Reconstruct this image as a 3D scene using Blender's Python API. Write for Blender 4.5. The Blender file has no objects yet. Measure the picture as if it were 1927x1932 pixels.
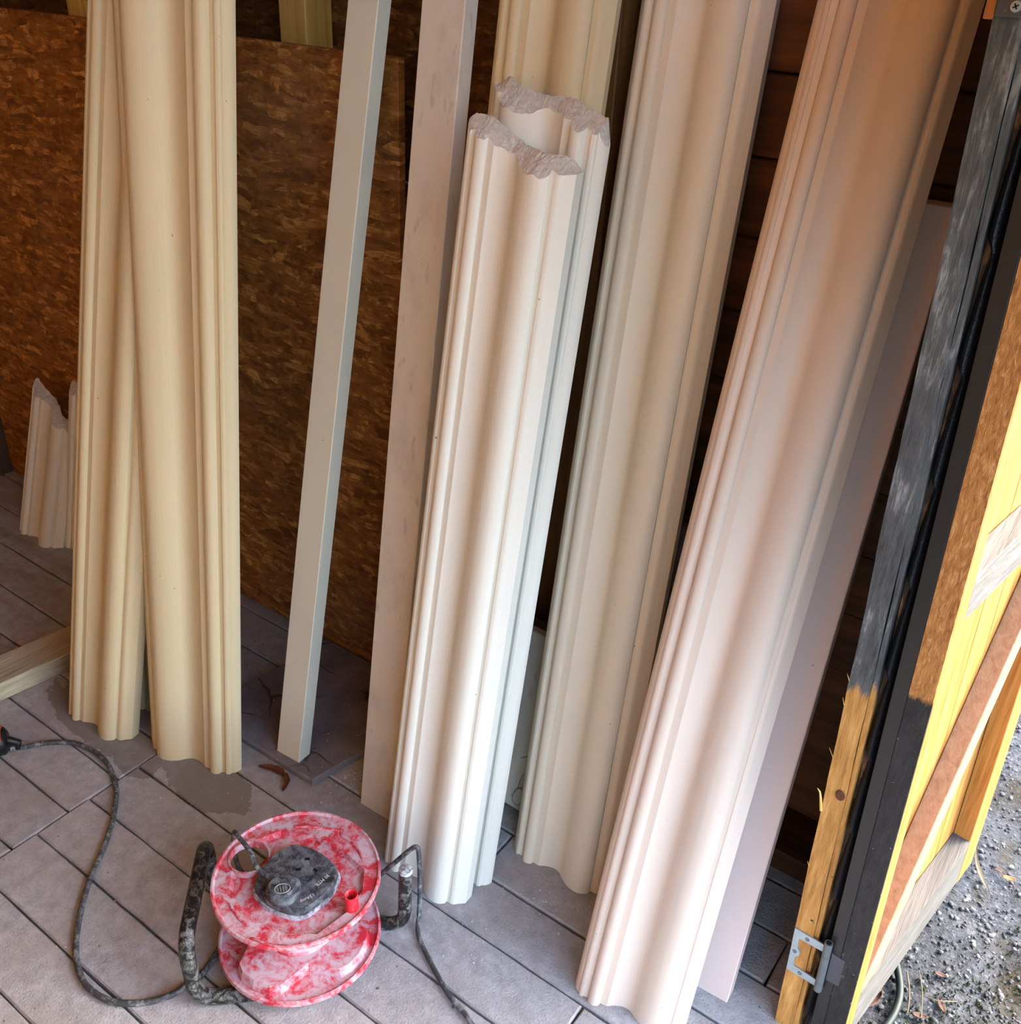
import bpy, bmesh, math, random
from mathutils import Vector, Matrix, noise
from mathutils.geometry import delaunay_2d_cdt
random.seed(7)
S = bpy.context.scene
COL = S.collection

# ------------------------------------------------------------------ camera
F_PX, W_PX, H_PX = 1839.3, 1927.0, 1932.0
CAM_H = 1.5
PITCH, ROLL, YAW = (math.radians(a) for a in (29.886, 2.970, 34.334))
fw = Vector((-math.sin(YAW) * math.cos(PITCH), math.cos(YAW) * math.cos(PITCH), -math.sin(PITCH)))
rt = Vector((math.cos(YAW), math.sin(YAW), 0))
up = rt.cross(fw)
rt2 = rt * math.cos(ROLL) + up * math.sin(ROLL)
up2 = -rt * math.sin(ROLL) + up * math.cos(ROLL)
cam = bpy.data.cameras.new('camera')
camo = bpy.data.objects.new('camera', cam)
COL.objects.link(camo)
cam.sensor_fit = 'HORIZONTAL'; cam.sensor_width = 36.0; cam.lens = 36.0 * F_PX / W_PX
cam.clip_start = 0.02; cam.clip_end = 200
M = Matrix.Identity(4)
for i in range(3):
    M[i][0] = rt2[i]; M[i][1] = up2[i]; M[i][2] = -fw[i]
M[0][3], M[1][3], M[2][3] = 0, 0, CAM_H
camo.matrix_world = M
S.camera = camo

# ------------------------------------------------------------------ sky, sun, exposure
SUN = Vector((.50, .62, .60)).normalized()
world = bpy.data.worlds.new('sky'); S.world = world
world.use_nodes = True
wn = world.node_tree.nodes; wl = world.node_tree.links
bg = wn['Background']
sky = wn.new('ShaderNodeTexSky'); sky.sky_type = 'NISHITA'; sky.sun_disc = False
sky.sun_elevation = math.asin(SUN.z); sky.sun_rotation = math.atan2(SUN.x, SUN.y)
sky.air_density = 1.0; sky.dust_density = 3.0; sky.ozone_density = 1.0
wl.new(sky.outputs[0], bg.inputs[0]); bg.inputs[1].default_value = 0.66
sl = bpy.data.lights.new('sun', 'SUN'); sl.energy = 1.6; sl.angle = math.radians(1.0); sl.color = (1, .93, .80)
so = bpy.data.objects.new('sun', sl); COL.objects.link(so); so.location = (3, 4, 5)
so.rotation_euler = SUN.to_track_quat('Z', 'Y').to_euler()
S.view_settings.view_transform = 'Standard'; S.view_settings.look = 'None'
S.view_settings.gamma = 1.0; S.view_settings.use_curve_mapping = False
S.view_settings.exposure = 1.58

# ------------------------------------------------------------------ helpers
def lin(r, g, b):
    f = lambda c: c / 12.92 if c <= .04045 else ((c + .055) / 1.055) ** 2.4
    return (f(r / 255), f(g / 255), f(b / 255), 1)

def tag(o, label=None, cat=None, group=None, kind=None):
    if label: o['label'] = label
    if cat: o['category'] = cat
    if group: o['group'] = group
    if kind: o['kind'] = kind
    return o

def link(name, me, m=None, parent=None):
    o = bpy.data.objects.new(name, me)
    COL.objects.link(o)
    if m and not me.materials: me.materials.append(m)
    if parent: o.parent = parent
    return o

def empty(name, loc=(0, 0, 0)):
    o = bpy.data.objects.new(name, None); COL.objects.link(o)
    o.empty_display_size = .05; o.location = loc
    return o

def mesh_obj(name, verts, faces, m=None, parent=None, smooth=None):
    """verts are world coordinates; the object's origin goes to the middle of its base"""
    verts = [Vector(v) for v in verts]
    me = bpy.data.meshes.new(name)
    xs = [v.x for v in verts]; ys = [v.y for v in verts]; zs = [v.z for v in verts]
    org = Vector(((min(xs) + max(xs)) / 2, (min(ys) + max(ys)) / 2, min(zs)))
    me.from_pydata([v - org for v in verts], [], faces)
    bm = bmesh.new(); bm.from_mesh(me); bmesh.ops.recalc_face_normals(bm, faces=bm.faces); bm.to_mesh(me); bm.free()
    if smooth is not None:
        for p in me.polygons: p.use_smooth = True
        me.set_sharp_from_angle(angle=math.radians(smooth))
    o = link(name, me, m, parent)
    o.location = org - (parent.location if parent else Vector())
    if parent and parent.parent: o.location -= parent.parent.location
    return o

class MB:
    def __init__(s): s.v = []; s.f = []
    def add(s, v, f):
        n = len(s.v); s.v += [Vector(a) for a in v]; s.f += [tuple(i + n for i in q) for q in f]; return s
    def box(s, a, b, bev=0.0, jit=0.0, fn=None):
        (x0, y0, z0), (x1, y1, z1) = a, b
        if bev <= 0:
            v = [(x, y, z) for z in (z0, z1) for y in (y0, y1) for x in (x0, x1)]
            f = [(0, 2, 3, 1), (4, 5, 7, 6), (0, 1, 5, 4), (2, 6, 7, 3), (0, 4, 6, 2), (1, 3, 7, 5)]
        else:
            bm = bmesh.new(); bmesh.ops.create_cube(bm, size=1)
            for q in bm.verts:
                q.co = Vector(((x0 + x1) / 2 + q.co.x * (x1 - x0), (y0 + y1) / 2 + q.co.y * (y1 - y0), (z0 + z1) / 2 + q.co.z * (z1 - z0)))
            bmesh.ops.bevel(bm, geom=bm.edges[:], offset=bev, segments=1, affect='EDGES')
            bm.verts.index_update()
            v = [q.co.copy() for q in bm.verts]; f = [[q.index for q in p.verts] for p in bm.faces]; bm.free()
        if jit: v = [Vector(q) + Vector((random.uniform(-jit, jit), random.uniform(-jit, jit), random.uniform(-jit, jit))) for q in v]
        if fn: v = [fn(Vector(q)) for q in v]
        return s.add(v, f)
    def tube(s, pts, r, n=10, cap=True):
        pts = [Vector(p) for p in pts]; rs = r if isinstance(r, (list, tuple)) else [r] * len(pts)
        rings = []; ref = None
        for i, p in enumerate(pts):
            t = (pts[min(i + 1, len(pts) - 1)] - pts[max(i - 1, 0)]).normalized()
            if ref is None: ref = t.orthogonal().normalized()
            ref = (ref - t * ref.dot(t)).normalized(); b = t.cross(ref)
            rings.append([p + (ref * math.cos(2 * math.pi * k / n) + b * math.sin(2 * math.pi * k / n)) * rs[i] for k in range(n)])
        v = [q for R in rings for q in R]; f = []
        for i in range(len(pts) - 1):
            for k in range(n):
                f.append((i * n + k, i * n + (k + 1) % n, (i + 1) * n + (k + 1) % n, (i + 1) * n + k))
        if cap: f.append(tuple(range(n))); f.append(tuple((len(pts) - 1) * n + k for k in range(n)))
        return s.add(v, f)
    def lathe(s, c, prof, n=48, a0=0):
        v = [(c[0] + r * math.cos(2 * math.pi * k / n), c[1] + r * math.sin(2 * math.pi * k / n), c[2] + z) for r, z in prof for k in range(n)]
        f = []
        for i in range(len(prof) - 1):
            for k in range(n):
                f.append((i * n + k, i * n + (k + 1) % n, (i + 1) * n + (k + 1) % n, (i + 1) * n + k))
        return s.add(v, f)
    def prism(s, poly, z0, z1, top=None):
        n = len(poly); top = top or poly
        v = [(x, y, z0) for x, y in poly] + [(x, y, z1) for x, y in top]
        f = [tuple(range(n)), tuple(range(n, 2 * n))] + [(i, (i + 1) % n, n + (i + 1) % n, n + i) for i in range(n)]
        return s.add(v, f)
    def build(s, name, m, parent=None, smooth=None):
        return mesh_obj(name, s.v, s.f, m, parent, smooth)

def catmull(pts, k=6):
    pts = [Vector(p) for p in pts]; out = []
    for i in range(len(pts) - 1):
        p0 = pts[max(i - 1, 0)]; p1 = pts[i]; p2 = pts[i + 1]; p3 = pts[min(i + 2, len(pts) - 1)]
        for j in range(k):
            t = j / k
            out.append(.5 * ((2 * p1) + (p2 - p0) * t + (2 * p0 - 5 * p1 + 4 * p2 - p3) * t * t + (3 * p1 - p0 - 3 * p2 + p3) * t ** 3))
    out.append(pts[-1]); return out

# ------------------------------------------------------------------ materials
class NT:
    def __init__(s, name, rough=.6):
        s.m = bpy.data.materials.new(name); s.m.use_nodes = True
        s.t = s.m.node_tree; s.b = s.t.nodes['Principled BSDF']; s.b.inputs['Roughness'].default_value = rough
        s.b.inputs['Specular IOR Level'].default_value = .3
    def n(s, typ, **kw):
        q = s.t.nodes.new('ShaderNode' + typ)
        for k, v in kw.items():
            if k.startswith('p_'): setattr(q, k[2:], v)
            else:
                key = int(k[1:]) if k[0] == 'i' and k[1:].isdigit() else k.replace('_', ' ')
                if hasattr(v, 'links') or isinstance(v, bpy.types.NodeSocket): s.t.links.new(v, q.inputs[key])
                else: q.inputs[key].default_value = v
        return q
    def coord(s, kind='Object', scale=(1, 1, 1), rot=(0, 0, 0), src=None):
        if src is None:
            if kind == 'World': src = s.n('NewGeometry').outputs['Position']
            else: src = s.n('TexCoord').outputs[kind]
        q = s.n('Mapping', Vector=src); q.inputs['Scale'].default_value = scale; q.inputs['Rotation'].default_value = rot
        return q.outputs[0]
    def noise(s, vec, scale=5, detail=4, rough=.55, dist=0):
        return s.n('TexNoise', Vector=vec, Scale=scale, Detail=detail, Roughness=rough, Distortion=dist).outputs['Fac']
    def ramp(s, fac, stops, interp='LINEAR'):
        q = s.n('ValToRGB', Fac=fac); r = q.color_ramp; r.interpolation = interp
        while len(r.elements) < len(stops): r.elements.new(.5)
        for e, (p, c) in zip(r.elements, stops): e.position = p; e.color = c if len(c) == 4 else (*c, 1)
        return q.outputs[0]
    def mask(s, fac, a, b):
        return s.ramp(fac, [(a, (0, 0, 0, 1)), (b, (1, 1, 1, 1))])
    def mix(s, fac, a, b, blend='MIX'):
        q = s.n('Mix', p_data_type='RGBA', p_blend_type=blend)
        for i, v in ((0, fac), (6, a), (7, b)):
            if isinstance(v, bpy.types.NodeSocket): s.t.links.new(v, q.inputs[i])
            else: q.inputs[i].default_value = v
        return q.outputs[2]
    def math(s, op, a, b=0.0):
        q = s.n('Math', p_operation=op)
        for i, v in ((0, a), (1, b)):
            if isinstance(v, bpy.types.NodeSocket): s.t.links.new(v, q.inputs[i])
            else: q.inputs[i].default_value = v
        return q.outputs[0]
    def rand(s): return s.n('ObjectInfo').outputs['Random']
    def xyz(s, vec): return s.n('SeparateXYZ', Vector=vec).outputs
    def out(s, col=None, bump=None, strength=.2, dist=.01, rough=None, metal=None):
        if col is not None:
            if isinstance(col, bpy.types.NodeSocket): s.t.links.new(col, s.b.inputs['Base Color'])
            else: s.b.inputs['Base Color'].default_value = col
        if bump is not None:
            q = s.n('Bump', Height=bump, Strength=strength, Distance=dist); s.t.links.new(q.outputs[0], s.b.inputs['Normal'])
        if rough is not None:
            if isinstance(rough, bpy.types.NodeSocket): s.t.links.new(rough, s.b.inputs['Roughness'])
            else: s.b.inputs['Roughness'].default_value = rough
        if metal is not None: s.b.inputs['Metallic'].default_value = metal
        return s.m

def m_paint(name, col, rough=.5):
    t = NT(name, rough)
    g = t.noise(t.coord(scale=(260, 260, 3)), 1, 3)
    c2 = t.noise(t.coord(scale=(3, 3, 1.2)), 2, 3)
    c = t.mix(t.mask(c2, .35, .7), col, tuple(x * .95 for x in col[:3]) + (1,))
    d = t.mask(t.noise(t.coord(scale=(1, 1, .8)), 130, 1, .3),   .83, .85)
    c = t.mix(d, c, lin(140, 115, 95))
    return t.out(c, g, .18, .002)

def m_wood(name, cols, axis='z', grain=40, rough=.65, bump=.25, knots=0.0, dark=.6):
    """streaky timber; axis is the object direction the grain runs along"""
    t = NT(name, rough)
    sc = {'z': (1, 1, .06), 'x': (.06, 1, 1), 'y': (1, .06, 1)}[axis]
    src = t.n('TexCoord').outputs['Object']
    off = t.n('VectorMath', p_operation='ADD', i0=src, i1=t.n('CombineXYZ', X=t.math('MULTIPLY', t.rand(), 7.3), Y=t.math('MULTIPLY', t.rand(), 3.1), Z=t.math('MULTIPLY', t.rand(), 5.7)).outputs[0]).outputs[0]
    v = t.coord(scale=sc, src=off)
    a = t.noise(v, grain, 5, .6, .8); b = t.noise(v, grain * 3.5, 3, .6)
    c = t.ramp(t.math('ADD', t.math('MULTIPLY', a, .75), t.math('MULTIPLY', b, .25)), [(.3, cols[0]), (.5, cols[1]), (.72, cols[2])])
    if knots:
        k = t.n('TexVoronoi', Vector=t.coord(src=off, scale=tuple(.35 + .65 * (q > .5) if q < 1 else 1 for q in sc)), Scale=knots).outputs['Distance']
        c = t.mix(t.ramp(k, [(.05, (1, 1, 1, 1)), (.13, (0, 0, 0, 1))]), c, tuple(x * .35 for x in cols[0][:3]) + (1,))
    r = t.math('ADD', t.math('MULTIPLY', t.rand(), .3), .85)
    c = t.mix(1.0, c, t.n('CombineColor', Red=r, Green=r, Blue=r).outputs[0], 'MULTIPLY')
    return t.out(c, b, bump, .004)

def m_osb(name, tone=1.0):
    t = NT(name, .55)
    src = t.n('TexCoord').outputs['Object']
    warp = t.n('TexNoise', Vector=src, Scale=9.0, Detail=2).outputs['Color']
    vec = t.n('VectorMath', p_operation='ADD', i0=src, i1=t.n('VectorMath', p_operation='SCALE', i0=warp, Scale=.035).outputs[0]).outputs[0]
    cols = []
    for k, ang in enumerate((.35, 1.45, 2.5, -.6)):
        q = t.n('TexVoronoi', Vector=t.coord(src=vec, rot=(0, ang, 0), scale=(15, 1, 66)), Scale=1.0 + .12 * k, Randomness=1.0)
        fib = t.noise(t.coord(src=vec, rot=(0, ang, 0), scale=(14, 14, 260)), 1, 3, .6)
        cols.append(t.math('ADD', t.math('MULTIPLY', t.xyz(q.outputs['Color'])[0], .55), t.math('MULTIPLY', fib, .55)))
    pick = t.n('TexNoise', Vector=src, Scale=30.0, Detail=4, Roughness=.65).outputs['Fac']
    ab = t.mix(t.mask(pick, .40, .54), cols[0], cols[1]); cd = t.mix(t.mask(pick, .46, .60), cols[2], cols[3])
    sel = t.noise(t.coord(src=src, scale=(1, 1, 1)), 19, 4, .65)
    f = t.mix(t.mask(sel, .43, .57), ab, cd)
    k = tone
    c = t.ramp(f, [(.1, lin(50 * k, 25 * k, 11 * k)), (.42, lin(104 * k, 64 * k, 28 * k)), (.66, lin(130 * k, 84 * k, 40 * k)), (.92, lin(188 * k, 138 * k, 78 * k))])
    dust = t.mask(t.noise(src, 2.2, 4, .6), .52, .78)
    c = t.mix(t.math('MULTIPLY', dust, .35), c, lin(150, 120, 100))
    fine = t.noise(src, 160, 3)
    return t.out(c, t.math('ADD', t.math('MULTIPLY', f, .6), t.math('MULTIPLY', fine, .4)), .35, .004)

def m_slab():
    t = NT('stone_slab', .8)
    w = t.coord('World')
    big = t.noise(w, 5, 4, .6); mid = t.noise(w, 34, 5, .65); fine = t.noise(w, 240, 3, .7)
    c = t.ramp(mid, [(.25, lin(134, 135, 136)), (.5, lin(166, 167, 168)), (.75, lin(192, 193, 194))])
    c = t.mix(t.mask(big, .35, .7), c, lin(158, 152, 147))
    v = t.math('ADD', t.math('MULTIPLY', t.rand(), .16), .92)
    c = t.mix(1.0, c, t.n('CombineColor', Red=v, Green=v, Blue=v).outputs[0], 'MULTIPLY')
    spk = t.mask(t.noise(w, 120, 2, .5), .72, .75); c = t.mix(t.math('MULTIPLY', spk, .7), c, lin(205, 203, 200))
    blk = t.mask(t.noise(w, 75, 2, .5), .735, .76); c = t.mix(t.math('MULTIPLY', blk, .8), c, lin(70, 66, 64))
    # damp patches on the stone
    sep = t.xyz(t.n('NewGeometry').outputs['Position'])
    wob = t.math('MULTIPLY', t.math('SUBTRACT', t.noise(w, 22, 6, .7), .5), .95)
    def ell(cx, cy, rx, ry):
        a = t.math('POWER', t.math('DIVIDE', t.math('SUBTRACT', sep[0], cx), rx), 2.0); b = t.math('POWER', t.math('DIVIDE', t.math('SUBTRACT', sep[1], cy), ry), 2.0)
        return t.math('LESS_THAN', t.math('ADD', t.math('ADD', a, b), t.math('MULTIPLY', wob, 1.6)), 1.0)
    wet = t.math('MAXIMUM', ell(-1.60, .845, .215, .075), ell(-1.29, .855, .11, .06))
    wet = t.math('MAXIMUM', wet, ell(-1.46, .80, .06, .035))
    c = t.mix(t.math('MULTIPLY', wet, .6), c, lin(100, 92, 78))
    # muddy streak on the slabs at the far end
    mud = t.mask(t.noise(t.coord('World', scale=(4, 14, 1)), 1, 4, .6), .5, .62)
    far = t.math('LESS_THAN', sep[0], -1.95)
    c = t.mix(t.math('MULTIPLY', t.math('MULTIPLY', mud, far), .35), c, lin(120, 92, 66))
    h = t.math('ADD', t.math('MULTIPLY', mid, .6), t.math('MULTIPLY', fine, .6))
    c = t.mix(t.mask(fine, .52, .72), c, t.mix(.35, c, lin(96, 94, 92)))
    return t.out(c, h, .55, .005)

def m_dusty(name, base, dust, lo=.42, hi=.56, scale=22, rough=.6, stretch=(1, 1, 1), bump=.1):
    t = NT(name, rough)
    v = t.coord(scale=stretch)
    a = t.noise(v, scale, 6, .68, .6); b = t.noise(v, scale * 4.5, 4, .7)
    f = t.math('ADD', t.math('MULTIPLY', a, .75), t.math('MULTIPLY', b, .25))
    c = t.mix(t.mask(f, lo, hi), base, dust)
    return t.out(c, b, bump, .002, rough=t.ramp(t.mask(f, lo, hi), [(0, (rough * .7,) * 3 + (1,)), (1, (.85, .85, .85, 1))]))

def m_flat(name, col, rough=.6, metal=0, bump=0, scale=80):
    t = NT(name, rough)
    n = t.noise(t.coord(), scale, 4, .6)
    c = t.mix(t.mask(n, .3, .75), col, tuple(x * .8 for x in col[:3]) + (1,))
    return t.out(c, n, bump or .05, .003, metal=metal)

P_WARM = m_paint('primer_paint', lin(224, 222, 208))
P_CREAM = m_paint('cream_primer', lin(208, 194, 156))
P_PINK = m_paint('pinkish_primer', lin(210, 191, 174))
P_PALE = m_paint('pale_primer', lin(222, 212, 190))
P_SQ = m_paint('primer_batten', lin(206, 205, 186), .6)
def m_board():
    t = NT('grubby_primer', .7)
    v = t.coord(scale=(1, 1, .5)); n1 = t.noise(v, 14, 5, .65); n2 = t.noise(t.coord(scale=(1, 1, .25)), 60, 4)
    c = t.mix(t.mask(n1, .5, .75), lin(206, 199, 183), lin(187, 177, 162))
    c = t.mix(t.math('MULTIPLY', t.mask(n2, .62, .7), .5), c, lin(160, 148, 136))
    return t.out(c, n2, .15, .003)
P_BOARD = m_board()
def m_broken():
    t = NT('raw_mdf_break', .95)
    v = t.coord(scale=(1, 1, 1)); a = t.noise(v, 130, 6, .75, 1.0); b = t.noise(t.coord(scale=(1, 3, 1)), 60, 4)
    c = t.ramp(a, [(.3, lin(176, 174, 164)), (.7, lin(224, 222, 212))])
    return t.out(c, t.math('ADD', a, b), .6, .004)
BROKEN = m_broken()
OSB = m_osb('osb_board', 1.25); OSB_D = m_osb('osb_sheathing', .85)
PLANK = m_wood('dark_brown_plank', [lin(46, 26, 12), lin(84, 48, 22), lin(116, 68, 34)], 'x', 22, .6, .3, knots=3.0)
STUD = m_wood('pine_stud', [lin(196, 146, 66), lin(226, 182, 94), lin(240, 204, 122)], 'z', 34, .65)
STUD_D = m_wood('shaded_brown_stud', [lin(78, 48, 20), lin(112, 74, 34), lin(138, 96, 48)], 'z', 34, .65)  # right-hand stud: its shade is put into a darker brown
PINE_IN = m_wood('pine_lining', [lin(186, 134, 48), lin(210, 160, 66), lin(224, 180, 84)], 'x', 20, .7)
SAWN = m_wood('sawn_beam', [lin(120, 112, 92), lin(166, 156, 128), lin(200, 192, 160)], 'y', 40, .8, .5)
SLAB = m_slab()
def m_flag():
    t = NT('shaded_flagstone', .85)
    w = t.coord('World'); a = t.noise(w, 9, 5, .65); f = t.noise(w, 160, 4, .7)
    c = t.ramp(a, [(.3, lin(98, 92, 92)), (.55, lin(124, 119, 120)), (.75, lin(146, 142, 142))])  # greys darkened for the shade this stone lies in
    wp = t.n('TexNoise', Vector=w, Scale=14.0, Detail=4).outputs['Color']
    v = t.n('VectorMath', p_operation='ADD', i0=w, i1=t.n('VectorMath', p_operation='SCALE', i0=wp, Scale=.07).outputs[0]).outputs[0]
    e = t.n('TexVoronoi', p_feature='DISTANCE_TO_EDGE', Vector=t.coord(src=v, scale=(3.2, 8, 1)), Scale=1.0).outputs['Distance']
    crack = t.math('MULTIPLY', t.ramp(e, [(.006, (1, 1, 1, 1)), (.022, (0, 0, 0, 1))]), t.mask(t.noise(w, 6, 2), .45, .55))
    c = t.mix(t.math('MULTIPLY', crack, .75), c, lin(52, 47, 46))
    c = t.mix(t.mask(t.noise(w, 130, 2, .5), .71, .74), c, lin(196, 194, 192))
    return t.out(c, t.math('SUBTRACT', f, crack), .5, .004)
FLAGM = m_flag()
JOINT = m_flat('joint_dirt', lin(46, 42, 40), .95, bump=.4)
RED = m_dusty('dusty_red_plastic', lin(194, 48, 62), lin(194, 170, 178), .435, .575, 28, .55)
RED_K = m_dusty('bright_red_plastic', lin(214, 40, 52), lin(226, 150, 156), .52, .66, 60, .45)
BLK = m_dusty('dusty_black_plastic', lin(38, 41, 46), lin(132, 136, 142), .42, .70, 60, .7)
TUBE = m_dusty('dusty_black_tube', lin(30, 30, 30), lin(160, 160, 152), .48, .74, 80, .5)
CABLE = m_dusty('dusty_cable', lin(62, 64, 66), lin(140, 142, 142), .48, .62, 60, .7)
ZINC = m_flat('zinc_plate', lin(170, 182, 188), .42, .55, .08, 120)
ZINC_D = m_flat('zinc_worn', lin(120, 124, 122), .55, .5, .2, 160)
PAINTED_STEEL = m_dusty('black_painted_steel', lin(74, 72, 76), lin(128, 128, 132), .58, .72, 140, .45)
SLOT = m_flat('socket_slot', lin(8, 8, 9), .8)
LETTER = m_flat('moulded_letters', lin(190, 192, 194), .8)
RUBBER = m_flat('rubber_seal', lin(20, 22, 27), .32, 0, .5, 300)
def m_post():
    """rough timber painted black above, bare below a brushed edge (height in metres)"""
    t = NT('part_painted_post', .4)
    w = t.n('NewGeometry').outputs['Position']; z = t.xyz(w)[2]
    n = t.noise(t.coord('World', scale=(60, 60, 9)), 1, 4, .6)
    edge = t.math('ADD', z, t.math('MULTIPLY', t.math('SUBTRACT', n, .5), .13))
    paint = t.mask(edge, .685, .70)
    grain = t.noise(t.coord('World', scale=(30, 30, 4), rot=(0, .6, 0)), 3, 5, .65)
    scr = t.math('ADD', t.math('MULTIPLY', t.noise(t.coord('World', scale=(160, 60, 22), rot=(0, .55, 0)), 1, 4, .7, .5), .5), t.math('MULTIPLY', t.noise(t.coord('World', scale=(18, 18, 9)), 1, 5, .7), .5))
    wood = t.ramp(grain, [(.3, lin(150, 98, 44)), (.55, lin(192, 136, 70)), (.75, lin(214, 166, 98))])
    wood = t.mix(t.mask(t.noise(t.coord('World'), 60, 2, .5), .71, .74), wood, lin(70, 44, 22))
    blk = t.ramp(scr, [(.35, lin(52, 51, 50)), (.55, lin(88, 87, 85)), (.72, lin(168, 166, 162))])
    c = t.mix(paint, wood, blk)
    return t.out(c, t.math('ADD', scr, grain), .5, .004, rough=t.ramp(paint, [(0, (.75,) * 3), (1, (.6,) * 3)]))
POST = m_post()
def m_stile_edge():
    t = NT('part_painted_stile', .5)
    w = t.n('NewGeometry').outputs['Position']; z = t.xyz(w)[2]
    tex = t.n('TexCoord').outputs['Object']; x = t.xyz(tex)[0]
    n = t.noise(t.coord('World', scale=(120, 120, 30)), 1, 4, .65)
    wob = t.math('SUBTRACT', n, .5)
    hi = t.mask(t.math('ADD', t.math('SUBTRACT', z, t.math('MULTIPLY', x, 12.0)), t.math('MULTIPLY', wob, .5)), 1.10, 1.13)
    lo = t.mask(t.math('ADD', z, t.math('MULTIPLY', wob, .03)), .712, .718)
    bare = t.math('MULTIPLY', lo, t.math('SUBTRACT', 1.0, hi))
    streak = t.math('MULTIPLY', t.math('LESS_THAN', t.math('ADD', x, t.math('MULTIPLY', wob, .012)), -.0095), t.math('MULTIPLY', t.mask(z, .5, .6), t.math('SUBTRACT', 1.0, lo)))
    bare = t.math('MAXIMUM', bare, streak)
    fib = t.noise(t.coord('World', scale=(220, 220, 60)), 1, 4, .7, .6)
    wood = t.ramp(fib, [(.3, lin(138, 84, 38)), (.55, lin(190, 126, 66)), (.78, lin(226, 178, 120))])
    spec = t.mask(t.noise(t.coord('World'), 130, 2, .5), .72, .74)
    blk = t.mix(spec, t.ramp(n, [(.3, lin(34, 32, 31)), (.7, lin(56, 53, 51))]), lin(150, 140, 128))
    return t.out(t.mix(bare, blk, wood), fib, .6, .003)
STILE_E = m_stile_edge()
BLK_BOARD = m_dusty('black_stain', lin(40, 38, 37), lin(112, 106, 100), .66, .74, 120, .55, (1, 1, .4))
YELLOW = m_wood('new_pine', [lin(126, 68, 22), lin(168, 114, 52), lin(180, 136, 78)], 'z', 55, .6, .3, knots=1.4)
YELLOW_R = m_wood('new_pine_rail', [lin(136, 104, 76), lin(160, 126, 96), lin(174, 144, 114)], 'y', 55, .6, .3)
GREYW = m_wood('weathered_rail', [lin(66, 65, 63), lin(86, 85, 82), lin(104, 102, 98)], 'y', 60, .8, .4)
ORANGE_W = m_wood('orange_pine', [lin(176, 112, 60), lin(206, 140, 84), lin(220, 160, 104)], 'z', 40, .6)
def m_ground():
    t = NT('gravel_ground', .95)
    w = t.coord('World'); a = t.noise(w, 4, 5, .65); b = t.noise(w, 90, 5, .7)
    c = t.ramp(b, [(.3, lin(36, 38, 41)), (.55, lin(66, 69, 73)), (.75, lin(98, 102, 106))])
    c = t.mix(t.mask(a, .52, .64), c, lin(52, 46, 34))
    moss = t.mask(t.noise(w, 9, 5, .7), .56, .66)
    sep = t.xyz(w); near = t.mask(sep[1], 1.75, 1.25)
    c = t.mix(t.math('MULTIPLY', moss, t.math('MULTIPLY', near, .9)), c, lin(48, 54, 22))
    return t.out(c, b, .8, .01)
GROUND = m_ground()
def m_stone():
    t = NT('gravel_stone', .7)
    r = t.noise(t.coord('World'), 33, 1, .5)
    c = t.ramp(r, [(.3, lin(38, 40, 42)), (.45, lin(56, 58, 60)), (.6, lin(76, 78, 80)), (.72, lin(118, 118, 116))])
    return t.out(c, t.noise(t.coord('World'), 200, 3), .3, .003)
STONE = m_stone()
MOSS = m_flat('moss', lin(58, 68, 24), .95, bump=.8, scale=260)
LEAF_B = m_flat('dead_leaf', lin(88, 66, 56), .8, bump=.5, scale=90)
LEAF_O = m_flat('orange_leaf', lin(150, 92, 46), .7, bump=.3, scale=90)
BARK = m_flat('dry_bark', lin(104, 56, 34), .85, bump=.6, scale=120)
STRAW = m_flat('dry_straw', lin(96, 87, 64), .7, bump=.2)
HOSE = m_flat('green_hose', lin(20, 36, 34), .55)
WHITE = m_flat('white_twine', lin(225, 222, 214), .8)
PENCIL = m_flat('pencil_line', lin(120, 92, 86), .8)
GREY = m_flat('grey_paint', lin(118, 114, 112), .6)
ORANGE = m_flat('orange_plastic', lin(226, 82, 40), .45)
DARK = m_flat('black_plastic', lin(26, 27, 30), .4)

# ------------------------------------------------------------------ setting: floor of stone slabs
floor = MB().box((-2.95, -1.35, -.10), (-.115, 1.62, -.026)).build('floor', JOINT)
tag(floor, 'grey stone floor laid in narrow staggered slabs inside the shed', 'floor', kind='structure')

def slab(x0, x1, y0, y1):
    g = .0019; x0 += g; x1 -= g; y0 += g; y1 -= g
    per = []
    def side(ax, ay, bx, by):
        n = max(2, int(math.hypot(bx - ax, by - ay) / .05))
        for i in range(n):
            t = i / n; per.append((ax + (bx - ax) * t, ay + (by - ay) * t))
    side(x0, y0, x1, y0); side(x1, y0, x1, y1); side(x1, y1, x0, y1); side(x0, y1, x0, y0)
    n = len(per); dz = random.uniform(-.0012, .0012)
    jit = [(x + random.uniform(-.0009, .0009), y + random.uniform(-.0009, .0009)) for x, y in per]
    cx, cy = (x0 + x1) / 2, (y0 + y1) / 2
    ins = [(x + math.copysign(min(.0028, abs(cx - x)), cx - x), y + math.copysign(.0028, cy - y)) for x, y in jit]
    v = [(x, y, -.032) for x, y in jit] + [(x, y, -.003 + dz) for x, y in jit] + [(x, y, dz) for x, y in ins]
    f = [(r * n + i, r * n + (i + 1) % n, (r + 1) * n + (i + 1) % n, (r + 1) * n + i) for r in (0, 1) for i in range(n)]
    f.append(tuple(range(2 * n, 3 * n)))
    mesh_obj('floor_slab', v, f, SLAB, floor)

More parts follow.
